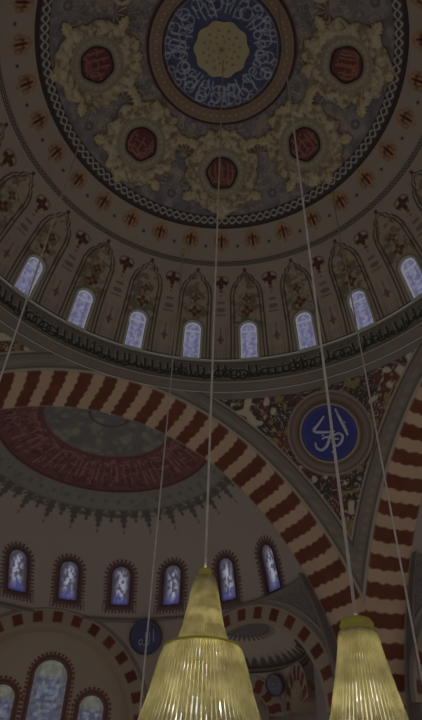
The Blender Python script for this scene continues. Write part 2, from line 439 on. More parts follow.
# ------------------------------------------------------------------ the red medallions in leaf wreaths (things)
MEDS = [(-67.2, 29.7, 'upper left of the blue centre'), (-23.2, 29.6, 'lower left of the blue centre'),
        (22.5, 29.4, 'straight below the blue centre'), (68.6, 30.1, 'lower right of the blue centre'), (111.2, 29.8, 'upper right of the blue centre')]
def medallion(az, e0, where, seed):
    root = empty('ceiling_medallion', dome(az, e0))
    tag(root, 'red medallion in a gold leaf wreath, ' + where, 'medallion', 'red medallions round the dome centre')
    C0 = dome(az, e0); nrm = np.array([0, 0, HC]) - C0; nrm /= np.linalg.norm(nrm)
    tx = np.array([math.cos(rad(az)), -math.sin(rad(az)), 0]); ty = np.cross(nrm, tx)          # ty points to the crown
    if ty[2] < 0: ty = -ty
    def place(x, y, h):
        a_ = RS
        p = C0[None] + x[:, None] * tx + y[:, None] * ty
        d = p - np.array([0, 0, HC]); d /= np.linalg.norm(d, axis=1)[:, None]
        return np.array([0, 0, HC]) + d * (RS - h)[:, None]
    us = np.linspace(-PI, PI, 241)[:-1]
    hexr = lambda u: .069 * (1 + .022 * np.cos(6 * u + PI) + .02 * np.cos(5 * u + seed)) 
    # disc
    def p1(U, V): r = V * hexr(U); return place(r * np.sin(U), r * np.cos(U), .010 + 0 * r)
    def c1(U, V, P):
        n = len(U); c = np.tile(D(40, 19, 18), (n, 1)); r = V * .069; x = r * np.sin(U); y = r * np.cos(U)
        sc_ = script(x * 1.0 + seed * .37, (y + .06) / .12, .12, seed, .046)
        over(c, sc_ * sm(V - .86, .06) * .75, D(62, 42, 34)); over(c, sm(.88 - V, .04), D(18, 11, 11)); grime(c, P, .25, 30, seed)
        return c
    surf('red_disc', us, np.linspace(.001, 1, 26), p1, c1, CARVED, root, closed_u=True)
    # grey surround
    def p2(U, V): r = hexr(U) * (1 - V) + .108 * V; return place(r * np.sin(U), r * np.cos(U), .012 + .004 * np.sin(V * PI))
    def c2(U, V, P):
        n = len(U); c = np.tile(D(60, 56, 47), (n, 1)); over(c, sm(np.abs(V - .8) - .05, .06) * .5, D(46, 41, 35)); over(c, sm(np.abs(V - .06) - .06, .06) * .6, D(32, 24, 22))
        over(c, sm(np.hypot(fold(U, .262) * .09, (V - .45) * .04) - .006, .004) * .4, D(76, 70, 56)); grime(c, P, .1, 25, seed); return c
    surf('grey_surround', us, np.linspace(0, 1, 10), p2, c2, CARVED, root, closed_u=True)
    # wreath: scrolling leaves in relief
    us2 = np.linspace(-PI, PI, 481)[:-1]
    rng = np.random.RandomState(seed); ph = rng.rand(6) * 6.28
    def outer(U):
        b = .148 + .010 * np.cos(2 * U) + .016 * np.abs(np.cos(3.5 * U + ph[0])) ** .7 + .013 * np.abs(np.sin(5.5 * U + ph[1])) ** .6 + .003 * np.sin(19 * U + ph[3])
        return b
    def relief(U, V):
        w = U * 8 / 2 + V * 1.3 * np.sign(np.sin(U))
        return np.abs(np.sin(w * 2)) * .6 + .4 * np.abs(np.sin(U * 9 + 5 * V + ph[2]))
    def p3(U, V):
        r = .104 * (1 - V) + outer(U) * V
        r = r + .004 * np.sin(U * 13 + 5 * V) * V
        h = .006 + .022 * np.sin(np.clip(V, 0, 1) * PI) ** .6 * (.35 + .65 * relief(U, V))
        return place(r * np.sin(U), r * np.cos(U), h)
    def c3(U, V, P):
        n = len(U); c = np.tile(D(72, 65, 52), (n, 1)); rl = relief(U, V)
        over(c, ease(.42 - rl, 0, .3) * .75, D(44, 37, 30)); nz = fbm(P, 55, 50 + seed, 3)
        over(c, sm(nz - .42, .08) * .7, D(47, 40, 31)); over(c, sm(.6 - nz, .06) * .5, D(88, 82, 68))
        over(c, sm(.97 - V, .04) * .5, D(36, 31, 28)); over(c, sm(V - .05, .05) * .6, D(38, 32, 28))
        return c
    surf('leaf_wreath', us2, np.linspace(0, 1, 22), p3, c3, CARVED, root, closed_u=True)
    # crest of three leaves pointing at the centre, and a drop at the foot
    def leaf(xc, yc, ang, L, w):
        def p(U, V):
            y = U * L; ww = w * np.sin(np.clip(U, 0, 1) * PI) ** .7 * (1 + .18 * np.cos(U * 26)); x = V * ww
            X = xc + x * math.cos(ang) + y * math.sin(ang); Y = yc - x * math.sin(ang) + y * math.cos(ang)
            return place(X, Y, .008 + .016 * (1 - V * V) * np.sin(np.clip(U, .02, .98) * PI) ** .5)
        def cc(U, V, P):
            c = np.tile(D(78, 71, 55), (len(U), 1)); over(c, sm(np.abs(V) - .1, .1) * .5, D(50, 42, 33)); over(c, sm(.85 - np.abs(V), .1) * .6, D(42, 35, 29))
            return c
        return p, cc
    for xc, yc, ang, L, w in ((0, .150, 0, .040, .020), (.035, .145, .6, .045, .017), (-.035, .145, -.6, .045, .017), (.10, .105, .95, .07, .022), (-.10, .105, -.95, .07, .022),
                              (.125, -.085, 2.0, .06, .024), (-.125, -.085, -2.0, .06, .024), (0, -.155, PI, .045, .022)):
        p, cc = leaf(xc, yc, ang, L, w); surf('leaf', np.linspace(0, 1, 22), np.linspace(-1, 1, 9), p, cc, CARVED, root)
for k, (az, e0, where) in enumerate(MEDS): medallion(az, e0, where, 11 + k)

# ------------------------------------------------------------------ drum windows
def arch_outline(hw, h, n=18):
    pts = [(-hw, 0.)] + [(-hw * math.cos(PI * k / n), h - hw + hw * math.sin(PI * k / n)) for k in range(n + 1)] + [(hw, 0.)]
    return np.array(pts)
def window(idx, place, hw, h, cat_label, pane_col, frame_c, fw=.006, rec=.012, proud=.004, seed=0, mull=True):
    """place(x, y, depth) -> points on the wall; depth > 0 goes into the wall"""
    root = empty('window_%d' % idx, place(np.array([0.]), np.array([0.]), np.array([0.]))[0])
    tag(root, cat_label, 'window', kind='structure')
    # pane: a fine grid so that the leading pattern is drawn in its glass
    nx, ny = 25, 61; U, V = np.meshgrid(np.linspace(-1, 1, nx), np.linspace(0, 1, ny), indexing='ij'); U = U.ravel(); V = V.ravel()
    Y = V * h; lim = np.where(Y > h - hw, np.sqrt(np.maximum(hw ** 2 - (Y - h + hw) ** 2, 0)), hw); X = U * lim
    Pp = place(X, Y, np.full(len(X), rec)); mesh_np('glass', Pp, grid_quads(nx, ny), pane_col(X, Y, hw, h, seed), GLASS, root)
    # frame: reveal plus a raised rim
    o0 = arch_outline(hw, h); o1 = arch_outline(hw + fw, h + fw)
    o0b = o0.copy(); o1b = o1.copy(); o1b[[0, -1], 1] = -fw
    mb = MB(); z = np.zeros(len(o0))
    loop = lambda o_, d: place(np.append(o_[:, 0], 0), np.append(o_[:, 1], o_[0, 1]), np.full(len(o_) + 1, d))
    mb.poly_strip(loop(o0b, rec + .004), loop(o0b, -proud), True); mb.poly_strip(loop(o0b, -proud), loop(o1b, -proud), True); mb.poly_strip(loop(o1b, -proud), loop(o1b, .004), True)
    mb.build('frame', CARVED, root, color=frame_c, smooth=False)
    return root
def E_(r, g, b): return lin([r, g, b])
def pane_drum(X, Y, hw, h, seed):
    n = len(X); x = X / hw; y = Y / h; c = np.tile(E_(104, 104, 128), (n, 1))
    v = vnoise(np.stack([X, Y, 0 * X + seed], -1), 110, seed)
    over(c, sm(.62 - v, .25) * .6, E_(128, 124, 150)); over(c, sm(v - .42, .25) * .6, E_(78, 80, 112))
    over(c, sm(np.abs(x + .25 * np.sin(y * 17)) - .10, .2) * .7, E_(122, 120, 140)); over(c, sm(np.abs(np.abs(x) - .45) - .08, .16) * .6, E_(76, 76, 108))
    over(c, sm(np.abs(fold(y + .04 * np.cos(x * 5), .17)) - .012, .02) * .45, E_(84, 84, 112))
    sd = -win_shape(X, Y, hw, h); over(c, sm(sd - .0085, .006) * .85, E_(122, 124, 128)); over(c, sm(np.abs(sd - .0105) - .0015, .003) * .5, E_(84, 82, 98))  # pale rim: edge light on the frame, painted into the pane colour
    return c
ORD = ['first', 'second', 'third', 'fourth', 'fifth', 'sixth', 'seventh', 'eighth']
for k, az in enumerate(DRUM_WIN):
    def pl(x, y, d, az=az):
        e = WIN_E1 - np.degrees(y / RS)
        return dome(az + np.degrees(x / (RS * np.sin(rad(e)))), e, -d)
    window(k + 1, pl, WIN_HW, WH, 'pale arched window in the dome drum, %s of eight counting from the left' % ORD[k], pane_drum, D(74, 72, 68), seed=k)

# ------------------------------------------------------------------ main arches, striped soffits
TT = np.linspace(0, PI, 6001); _x = RA * np.cos(TT); _z = ZC + EL * RA * np.sin(TT)
SS = np.concatenate([[0], np.cumsum(np.hypot(np.diff(_x), np.diff(_z)))])
CRM = D(76, 63, 51); BRK = D(41, 21, 14)
def stripes(s, v, P, w):
    c = np.tile(CRM, (len(s), 1)); grime(c, P, .10, 9, 12)
    wig = .0058 * (np.abs(fold(v, .047)) / .0235 - .5) + .008 * np.sin(v * 17 + .6) + .008 * (fbm(P, 55, 14, 2) - .5)
    d = np.abs(fold(s + wig - .690, .1017)) - .0272
    m = sm(d, .005)
    tone = .8 + .4 * fbm(P, 16, 15)
    cc = BRK[None] * tone[:, None]
    c = c * (1 - m[:, None]) + cc * m[:, None]
    over(c, sm(np.minimum(v - .006, w - .006 - v), .005) * .9, D(60, 54, 48))
    return c
def arch(name, swap, w, lab, t0=0., t1=PI):
    sl = np.linspace(.02, SS[-1] - .02, 1100)
    def pos(U, V):
        t = np.interp(U, SS, TT); x = RA * np.cos(t); z = ZC + EL * RA * np.sin(t)
        y0 = np.maximum(A, np.abs(x)); y = y0 + (A + w - y0) * V
        P = np.stack([x, y, z], -1)
        return P[:, [1, 0, 2]] if swap else P
    def c(U, V, P):
        yy = P[:, 0] if swap else P[:, 1]
        return stripes(U, yy - A, P, w)
    return tag(surf(name, sl, np.linspace(0, 1, 40), pos, c), lab, 'arch', kind='structure')
arch('wall_front_arch', False, WA, 'broad red and cream striped arch in front of the half dome')
arch('wall_right_arch', True, WB, 'red and cream striped arch rising at the right edge')

# ------------------------------------------------------------------ pendentives
def xA(z): return RA * np.sqrt(np.maximum(0, 1 - ((z - ZC) / (EL * RA)) ** 2))
ZF = ZC + EL * RA * math.sqrt(1 - (A / RA) ** 2)
PZ_C = None
def pend_pos(sgn):
    def pos(U, V):
        z = V; x = np.minimum(xA(z), A); rho = np.hypot(A, x); a0 = np.arctan2(x, A); a1 = PI / 2 - a0
        az = a0 + (a1 - a0) * U
        return np.stack([sgn * rho * np.sin(az), rho * np.cos(az), z], -1)
    return pos
RZ = 1.436                # height of the roundel on the pendentive
_rho = math.hypot(A, float(xA(RZ)))
RC = np.array([_rho * math.sin(PI / 4 + .008), _rho * math.cos(PI / 4 + .008), RZ])
def edge_dist(P):
    X = np.abs(P[:, 0]); Y = P[:, 1]; Z = P[:, 2]
    def one(u, dpt):
        q = np.sqrt((u / RA) ** 2 + ((Z - ZC) / (EL * RA)) ** 2); g = np.sqrt((u / RA ** 2) ** 2 + ((Z - ZC) / (EL * RA) ** 2) ** 2) / q
        return np.hypot(np.maximum(0, (q - 1) / g), A - dpt)
    return one(X, Y), one(Y, X)
def col_pend(U, V, P):
    n = len(U); c = np.tile(D(48, 43, 38), (n, 1)); grime(c, P, .12, 12, 21)
    dA, dB = edge_dist(P); dm = np.minimum(dA, dB)
    Q = P * np.array([np.sign(P[:, 0].sum() + 1e-9), 1, 1]); dr = np.linalg.norm(Q - RC, axis=1)
    top = (ZCR - P[:, 2])
    # borders
    t1 = fold(P[:, 2] * 1.0 + np.abs(P[:, 0]) * .5, .03)
    over(c, sm(np.abs(dm - .032) - .009, .006) * sm(np.abs(t1) - .009, .006) * .4, D(60, 54, 47))
    over(c, sm(np.abs(dm - .065) - .003, .004) * .8, D(27, 23, 22)); over(c, sm(dm - .006, .004) * .85, D(70, 64, 58)); over(c, sm(np.abs(dm - .013) - .003, .004) * .6, D(30, 26, 24))
    # arabesque field
    field = sm(.070 - dm, .004) * sm(.022 - top, .004) * sm(.172 - dr, .004)
    c2 = np.tile(D(37, 21, 18), (n, 1))
    n1 = fbm(P, 22, 61, 2); n2 = fbm(P, 22, 67, 2); n4 = fbm(P, 15, 64, 1)
    over(c2, sm(.47 - n4, .1) * .8, D(22, 20, 19))
    a_ = np.abs(np.sin(n1 * 21)); b_ = np.abs(np.sin(n2 * 21 + 1))
    curl = np.minimum(a_, b_) + .35 * np.maximum(a_, b_)
    over(c2, sm(curl - .34, .12) * .95, D(72, 66, 57))
    over(c2, sm(curl - .15, .08) * .6, D(44, 34, 29))
    n3 = fbm(P, 30, 71, 1); over(c2, sm(.74 - n3, .05) * .85, D(78, 72, 62)); over(c2, sm(n3 - .20, .05) * .7, D(58, 50, 32))
    c = c * (1 - field[:, None]) + c2 * field[:, None]
    over(c, sm(np.abs(dm - .073) - .0035, .004) * sm(.18 - dr, .004) * sm(.02 - top, .004), D(62, 56, 50))
    # brown disc that carries the roundel, fine double rings
    over(c, sm(dr - .170, .004), D(48, 40, 35))
    for r0, w, cc in ((.166, .0035, D(60, 52, 45)), (.158, .0025, D(32, 27, 25)), (.128, .0025, D(34, 28, 26)), (.145, .002, D(56, 48, 42))):
        over(c, sm(np.abs(dr - r0) - w, .004) * .8, cc)
    return c
for sgn, nm in ((1, 'right'), (-1, 'left')):
    o = surf('wall_pendentive_' + nm, np.linspace(0, 1, 300 if sgn > 0 else 160), np.concatenate([np.linspace(ZF + .001, ZCR - .05, 230), np.linspace(ZCR - .05, ZCR - .0005, 40)[1:]]), pend_pos(sgn), col_pend)
    tag(o, ('right' if sgn > 0 else 'left') + ' pendentive with white and red scrollwork under the dome', 'pendentive', kind='structure')

# ------------------------------------------------------------------ roundels (things)
def roundel(root_name, C0, nrm, upv, R, cols, strokes, lab, grp, sr, disc_mat, letter_mat):
    nrm = nrm / np.linalg.norm(nrm); ty = upv - nrm * (upv @ nrm); ty /= np.linalg.norm(ty); tx = np.cross(ty, nrm)
    M = np.stack([tx, ty, nrm], 1)
    root = empty(root_name, C0); tag(root, lab, 'roundel', grp)
    us = np.linspace(-PI, PI, 97)[:-1]
    def pos(U, V): return C0 + (M @ np.stack([V * R * np.sin(U), V * R * np.cos(U), .008 + .004 * (1 - V ** 2)], 0)).T
    def cc(U, V, P):
        c = np.tile(cols, (len(U), 1)); grime(c, P, .2, 26, 33); over(c, sm(np.abs(V - .92) - .02, .03) * .5, cols * 1.9); return c
    surf('disc', us, np.linspace(.001, 1, 24), pos, cc, CARVED, root, closed_u=True)
    mb = MB(); mb.lathe(C0, [(R * .985, -.006), (R * .985, .014), (R * 1.02, .017), (R * 1.06, .012), (R * 1.07, -.006)], 72, M)
    mb.build('rim', RIM if disc_mat == 0 else disc_mat, root)
    for st in strokes:
        pts = np.array(st[0]) * R; wd = st[1] if len(st) > 1 else 1.
        # smooth the stroke
        T = np.linspace(0, len(pts) - 1, 8 * (len(pts) - 1) + 1); 
        px = np.interp(T, range(len(pts)), pts[:, 0]); py = np.interp(T, range(len(pts)), pts[:, 1])
        if len(pts) > 2:
            for _ in range(6): px[1:-1] = (px[:-2] + 2 * px[1:-1] + px[2:]) / 4; py[1:-1] = (py[:-2] + 2 * py[1:-1] + py[2:]) / 4
        n = len(px); r = sr * wd * (.45 + .55 * np.sin(np.linspace(.25, PI - .25, n)))
        m2 = MB(); m2.tube([C0 + M @ np.array([a_, b_, .013]) for a_, b_ in zip(px, py)], r.tolist(), 6)
        m2.build('letter_stroke', letter_mat, root)
    return root
def pend_normal(P):
    e = 1e-3
    def f(p): return math.hypot(p[0], p[1]) - math.hypot(A, float(xA(p[2])))
    g = np.array([(f(P + e * d) - f(P - e * d)) for d in np.eye(3)]); return -g / np.linalg.norm(g)
STK = [([(.42, .78), (.50, .40), (.60, -.02), (.62, -.22)], 1.15),                    # tall slanting stem on the right
       ([(-.02, .62), (-.28, .38), (-.52, .22), (-.44, .12), (-.10, .05), (.22, .02)], 1.1),   # flag of the upper letter
       ([(-.55, -.22), (-.56, -.42), (-.40, -.55), (-.18, -.44), (-.04, -.22), (.06, -.02), (.20, -.10)], 1.0),
       ([(.02, -.30), (.16, -.52), (.36, -.40), (.46, -.20), (.34, -.06), (.16, -.12)], 1.0),
       ([(-.30, -.16), (-.12, -.10), (.10, -.22), (.30, -.28)], .8),
       ([(-.26, -.02), (-.20, -.05)], .8), ([(.08, .20), (.14, .17)], .8), ([(.60, .26), (.65, .22)], .7), ([(-.06, -.66), (.02, -.69)], .7)]
nrmP = pend_normal(RC)
roundel('calligraphy_roundel', RC + nrmP * .012, nrmP, np.array([0, 0, 1.]), .112, D(21, 21, 50), STK, 'bright blue calligraphy roundel in the middle of the right pendentive', 'calligraphy roundels', .0062, 0, WHITEP)

# ------------------------------------------------------------------ half domes
BZ = EL * RA
SEMI = D(62, 56, 51)
def semi_local(az, z, yc, rx=RA, bz=BZ, z0=ZC, ry=None):
    r = rx * np.sqrt(np.maximum(0, 1 - ((z - z0) / bz) ** 2)); ry_ = (ry or rx) / rx
    return np.stack([r * np.sin(az), yc + ry_ * r * np.cos(az), z], -1)
def zr(r, rx=RA, bz=BZ, z0=ZC): return z0 + bz * np.sqrt(np.maximum(0, 1 - (r / rx) ** 2))
SEMI_WIN = [(-13.1, 0, -6.1), (4.4, .001, -2.3), (22.2, -.003, .6), (40.2, -.008, 3.9), (60.5, -.026, 5.0), (78.4, -.046, 6.6)]   # azimuth, height shift, lean
ZM = 1.040                # base moulding of the half dome
SW0, SW1, SWH = 1.102, 1.246, .0445     # glass: sill, top, half width
def swin(az, z, a0):
    """local window coordinates on the half dome: across, up along the wall"""
    zz = np.linspace(ZM - .05, 1.45, 200); rr = RA * np.sqrt(1 - ((zz - ZC) / BZ) ** 2); L = np.concatenate([[0], np.cumsum(np.hypot(np.diff(zz), np.diff(rr)))])
    a, dz, ln = a0
    r = RA * np.sqrt(np.maximum(0, 1 - ((z - ZC) / BZ) ** 2)); y = np.interp(z, zz, L) - np.interp(SW0 + dz, zz, L); h = np.interp(SW1, zz, L) - np.interp(SW0, zz, L)
    return (az - rad(a + ln * (y - h / 2) / .235)) * r, y, h, (zz, L)
_, _, SWHGT, (ZZ, LL) = swin(np.array([0.]), np.array([1.2]), (0, 0, 0))
def col_semi(U, V, P, r, detail=True):
    n = len(U); az, z = U, V
    c = np.tile(SEMI, (n, 1)); grime(c, P, .05, 4, 41)
    # calligraphic medallion round the crown
    g = sm(r - .272, .005)
    fr_k = rad(5.9); q = fold(az, fr_k); i = np.floor(az / fr_k + .5); big = (np.mod(i, 2) == 0)
    tipr = np.where(big, .632, .603) + 0 * az
    hwid = .016 * np.clip((tipr - r) / .045, 0, 1) ** .8 + .004 * np.sin(r * 300)
    fringe = sm(np.abs(q) * r - hwid, .004) * (r > .545) * (r < tipr)
    over(c, fringe * .9, D(33, 30, 28))
    over(c, sm(np.hypot(q * r, r - tipr - .006) - .005, .004) * big * .8, D(33, 29, 27))
    nz = fbm(P, 70, 43, 2)
    over(c, sm(np.abs(r - .565) - .014 - .014 * (nz - .4), .005) * sm(nz - .56, .1) * .85, D(34, 32, 30))
    over(c, sm(r - .548, .005), D(51, 48, 44))
    n5 = fbm(P, 45, 45, 2); over(c, sm(r - .545, .004) * sm(np.hypot(fold(az, rad(7.2)) * r, r - .505) - .010, .005) * .6, D(38, 34, 33))
    over(c, sm(r - .545, .004) * sm(n5 - .4, .08) * .4, D(42, 39, 37))
    over(c, sm(np.abs(r - .546) - .003, .004) * .6, D(36, 32, 30))
    over(c, sm(r - .462, .005), D(34, 18, 18)); over(c, sm(r - .452, .005), D(44, 27, 26))
    X = az * .36; y = (.445 - r) / .165
    bandm = sm(r - .448, .004) * sm(.28 - r, .004)
    over(c, script(X * 1.0, 1 - y, .165, 5, .05) * bandm * .6, D(66, 46, 43)); over(c, sm(fbm(P, 60, 47, 2) - .42, .06) * bandm * .55, D(30, 18, 18))
    over(c, sm(np.abs(r - .283) - .004, .004) * .8, D(42, 24, 24)); over(c, g, D(45, 43, 42))
    n6 = fbm(P, 28, 49, 2); over(c, g * sm(n6 - .42, .1) * .6, D(40, 39, 38)); over(c, g * sm(.58 - n6, .08) * .5, D(60, 56, 46))
    over(c, sm(np.hypot(fold(az, rad(36)) * r, (r - .19)) - .016, .006) * g * .6, D(62, 56, 42))
    over(c, sm(np.abs(r - .085) - .006, .005) * .8, D(30, 26, 26)); over(c, sm(np.abs(r - .240) - .003, .005) * .5, D(40, 36, 34))
    # spiky painted surrounds of the windows
    if detail:
        for a0 in SEMI_WIN:
            X, Y, h, _ = swin(az, z, a0); sd = win_shape(X, Y, SWH, h)
            near = (sd < .05) & (sd > -.02)
            ang = np.where(Y > h - SWH, np.arctan2(X, np.maximum(Y - h + SWH, 1e-6)) * SWH * 1.35, np.where(Y < 0, X * 1.0, Y))
            spike = .024 + .014 * (np.abs(fold(ang, .0165)) < .0048) * 1.0
            over(c, sm(sd - spike, .007) * near * .92, D(34, 22, 22)); over(c, sm(np.abs(sd - .0195) - .002, .004) * near * .6, D(42, 32, 30))
    # line above the base
    over(c, sm(np.abs(z - ZM - .010) - .004, .004) * .5, D(44, 39, 36))
    return c
def tform(swap, yc):
    def f(P): return P[:, [1, 0, 2]] if swap else P
    return f
def half_dome(name, swap, w, lab, nu, nv, detail):
    yc = A + w; tf = tform(swap, yc)
    rs_ = np.concatenate([np.linspace(.004, .66, int(nv * .55)), np.linspace(.66, .9, int(nv * .3))[1:]])
    zs = zr(rs_); zs = np.concatenate([zs[zs > ZM + .002], np.linspace(min(zs[zs > ZM + .002]), ZM, int(nv * .12))[1:]])[::-1]
    def keep(U, V, P):
        ok = np.ones(len(U), bool)
        if detail:
            for a0 in SEMI_WIN:
                X, Y, h, _ = swin(U, V, a0); ok &= win_shape(X, Y, SWH - .003, h - .003) > 0
        return ok
    rfun = lambda V: RA * np.sqrt(np.maximum(0, 1 - ((V - ZC) / BZ) ** 2))
    o = surf(name, np.linspace(-PI / 2, PI / 2, nu), zs, lambda U, V: tf(semi_local(U, V, yc)), lambda U, V, P: col_semi(U, V, P, rfun(V), detail), keep=keep if detail else None)
    return tag(o, lab, 'half dome', kind='structure')
half_dome('ceiling_front_half_dome', False, WA, 'cream half dome behind the front arch with red script ring and dark fringe', 760, 360, True)
half_dome('ceiling_right_half_dome', True, WB, 'sliver of a second cream half dome beyond the right striped arch', 200, 120, False)

def pane_semi(X, Y, hw, h, seed):
    n = len(X); x = X / hw; y = Y / h; c = np.tile(E_(66, 62, 74), (n, 1))
    v = vnoise(np.stack([X, Y * .6, 0 * X + seed], -1), 110, seed + 30); v2 = vnoise(np.stack([X, Y, 0 * X + seed], -1), 190, seed + 31)
    core = np.exp(-((x - .08 * np.sin(y * 9 + seed)) / .42) ** 2) * np.clip((.95 - y) / .25, 0, 1)
    c = c * (1 - core[:, None]) + E_(112, 112, 132)[None] * core[:, None]
    over(c, sm(.50 - v, .16) * core * .9, E_(150, 150, 164)); over(c, sm(v - .40, .12) * .7, E_(52, 48, 60)); over(c, sm(v2 - .34, .1) * .5, E_(56, 54, 66))
    over(c, sm(y - .20 - .07 * np.sin(x * 4 + seed), .12) * .8, E_(62, 62, 114)); over(c, sm(y - .06, .06) * .6, E_(40, 38, 68))
    over(c, sm(.74 - np.abs(x), .2) * .85, E_(46, 40, 44)); over(c, sm(.86 - y, .1) * .5, E_(60, 52, 56))
    return c
for k, a0 in enumerate(SEMI_WIN):
    def pl(x, y, d, a0=a0):
        L0 = np.interp(SW0 + a0[1], ZZ, LL); z = np.interp(L0 + y, LL, ZZ); r = RA * np.sqrt(1 - ((z - ZC) / BZ) ** 2)
        P = semi_local(rad(a0[0] + a0[2] * (y - SWHGT / 2) / .235) + x / r, z, YC)
        nn = np.stack([(P[:, 0]) / RA ** 2, (P[:, 1] - YC) / RA ** 2, (z - ZC) / BZ ** 2], -1); nn /= np.linalg.norm(nn, axis=1)[:, None]
        return P + nn * np.asarray(d)[:, None]
    window(9 + k, pl, SWH, SWHGT, 'stained glass window with dark spiky surround in the half dome, %s of six from the left' % ORD[k], pane_semi, D(28, 19, 19), fw=.007, rec=.012, proud=.003, seed=20 + k)

# ------------------------------------------------------------------ the hemicycle under a half dome: three niches, small pendentives, roundels
DN = 0.893; RN = .49
ZN = ZM + .036 - RN; ZNR = ZM + .004 - RN      # springing of the middle and of the side niches
def ring_trim(name, yc, swap, R, z, r1, r2, lab, c1):
    mb = MB(); tf = tform(swap, yc); N = 121
    az = np.linspace(-PI / 2, PI / 2, N); rows = []
    for dr, dz in ((.0, -.012), (-.008, -.010), (-.016, -.003), (-.012, .004), (-.012, .008), (0, .012)):
        rows.append(tf(np.stack([(R + dr * r1) * np.sin(az), yc + (R + dr * r1) * np.cos(az), np.full(N, z + dz * r2)], -1)))
    for a_, b_ in zip(rows[:-1], rows[1:]): mb.poly_strip(a_, b_)
    return tag(mb.build(name, CARVED, color=c1), lab, 'moulding', kind='structure')
ring_trim('trim_5', YC, False, .913, ZM, 1, .8, 'grey moulding at the foot of the front half dome', D(46, 41, 40))
ring_trim('trim_6', A + WB, True, .913, ZM, 1, .8, 'grey moulding at the foot of the right half dome', D(46, 41, 40))

def frame_of(az0, yc, swap, base=None):
    """local niche frame: x across, y outwards through the niche, z up -> model units"""
    n = np.array([math.sin(az0), math.cos(az0)]); t = np.array([math.cos(az0), -math.sin(az0)])
    def f(L):
        x = L[:, 0] * t[0] + L[:, 1] * n[0]; y = yc + L[:, 0] * t[1] + L[:, 1] * n[1]
        P = np.stack([x, y, L[:, 2]], -1); return P[:, [1, 0, 2]] if swap else P
    return f
def small_pend(name, fr_, D0, Rn, zn, ztop, az_mid, half, lab, patt, nu=90, nv=70, zbot=None, a_lo=-9, a_hi=9):
    """spandrel between two neighbouring niche arches, az in the frame of fr_ (frame with y = centre of the ring)"""
    zl, zr_ = (zn if hasattr(zn, '__len__') else (zn, zn)); zb = min(zl, zr_) if zbot is None else zbot
    def geo(U, V):
        q = lambda zz: np.minimum(np.sqrt(np.maximum(0, Rn ** 2 - (np.maximum(V, zz) - zz) ** 2)), D0 * math.tan(half))
        s1, s2 = q(zl), q(zr_); a1 = az_mid - half + np.arctan2(s1, D0); a2 = az_mid + half - np.arctan2(s2, D0)
        rho = np.hypot(D0, s1) * (1 - U) + np.hypot(D0, s2) * U
        return a1, a2, rho
    def pos(U, V):
        a1, a2, rho = geo(U, V); az = np.clip(a1 + (a2 - a1) * U, a_lo, a_hi)
        return fr_(np.stack([rho * np.sin(az), rho * np.cos(az), V], -1))
    def c(U, V, P):
        n = len(U); c = np.tile(D(61, 54, 48), (n, 1)); grime(c, P, .06, 6, 51)
        a1, a2, rho = geo(U, V); g = (a2 - a1) / 2
        e = np.minimum(U, 1 - U) * 2 * g * rho; top = ztop - V
        if patt:
            nz = fbm(P, 30, 53, 3); over(c, np.ones(n), D(42, 38, 38)); over(c, sm(np.abs(np.sin(nz * 40)) - .35, .3) * .6, D(32, 28, 28)); over(c, sm(np.abs(np.sin(nz * 34 + 2)) - .3, .3) * .5, D(54, 48, 46))
            over(c, sm(e - .030, .004), D(50, 46, 43)); over(c, sm(np.abs(e - .03) - .004, .004), D(34, 30, 30)); over(c, sm(top - .016, .004), D(46, 42, 40))
        over(c, sm(e - .010, .004) * .7, D(44, 40, 38)); over(c, sm(np.abs(e - .016) - .002, .004) * .5, D(68, 60, 54))
        return c
    return tag(surf(name, np.linspace(0, 1, nu), np.linspace(zb, ztop - .0005, nv), pos, c), lab, 'spandrel', kind='structure')
def niche_ring(name, fr_, D0, Rn, zn, thick, depth, lab, nsq=15, sq=.5, scale=1., zmin=None, stripe=False, ph=0.):
    """arch face with alternate dark blocks, plus its soffit"""
    Ri = Rn - thick
    a0 = -PI / 2; us = np.linspace(0, PI, 420)
    def pos(U, V):
        # V 0..1 face from outer to inner edge, 1..2 soffit going in
        r = np.where(V <= 1, Rn - thick * V, Ri); y = D0 + np.where(V > 1, (V - 1) * depth, 0)
        return fr_(np.stack([r * np.cos(U), y, zn + r * np.sin(U)], -1))
    def c(U, V, P):
        n = len(U); c = np.tile(D(62, 55, 47), (n, 1)); grime(c, P, .06, 8, 55)
        p = PI / nsq; k = fold(U - PI / 2 - ph, p); i = np.floor((U - PI / 2 - ph) / p + .5)
        rr = Rn - thick * np.clip(V, 0, 1)
        if stripe:
            wig = .0025 * np.sin(V * 11)
            over(c, sm(np.abs(k * rr + wig) - p * Rn * .23, .004) * sm(V - 1.0, .02) * sm(.16 - V, .04), D(44, 22, 21)); over(c, sm(np.abs(V - 1.6) - .25, .1) * (np.mod(i, 2) == 0) * .6, D(46, 27, 25))
            over(c, sm(V - .06, .03), D(52, 48, 45))
        else:
            dx = np.abs(k * rr + .002 * np.sin(V * 40)) - p * Ri * .27; dy = np.abs(V - .55) * thick - thick * .29
            tone = (.75 + .5 * hsh(i, 4))[:, None]
            m = sm(np.maximum(dx, dy), .004)[:, None]; c = c * (1 - m) + D(43, 21, 18)[None] * tone * m
            over(c, sm((V - .16) * thick, .004) * .85, D(45, 41, 39)); over(c, sm(np.abs(V - .20) * thick - .002, .004) * .5, D(68, 61, 55))
        return c
    keep = None
    if zmin is not None: keep = lambda U, V, P: P[:, 2] > zmin
    return tag(surf(name, us, np.concatenate([np.linspace(0, 1, 22), np.linspace(1.001, 2, 12)]), pos, c, keep=keep), lab, 'arch', kind='structure')

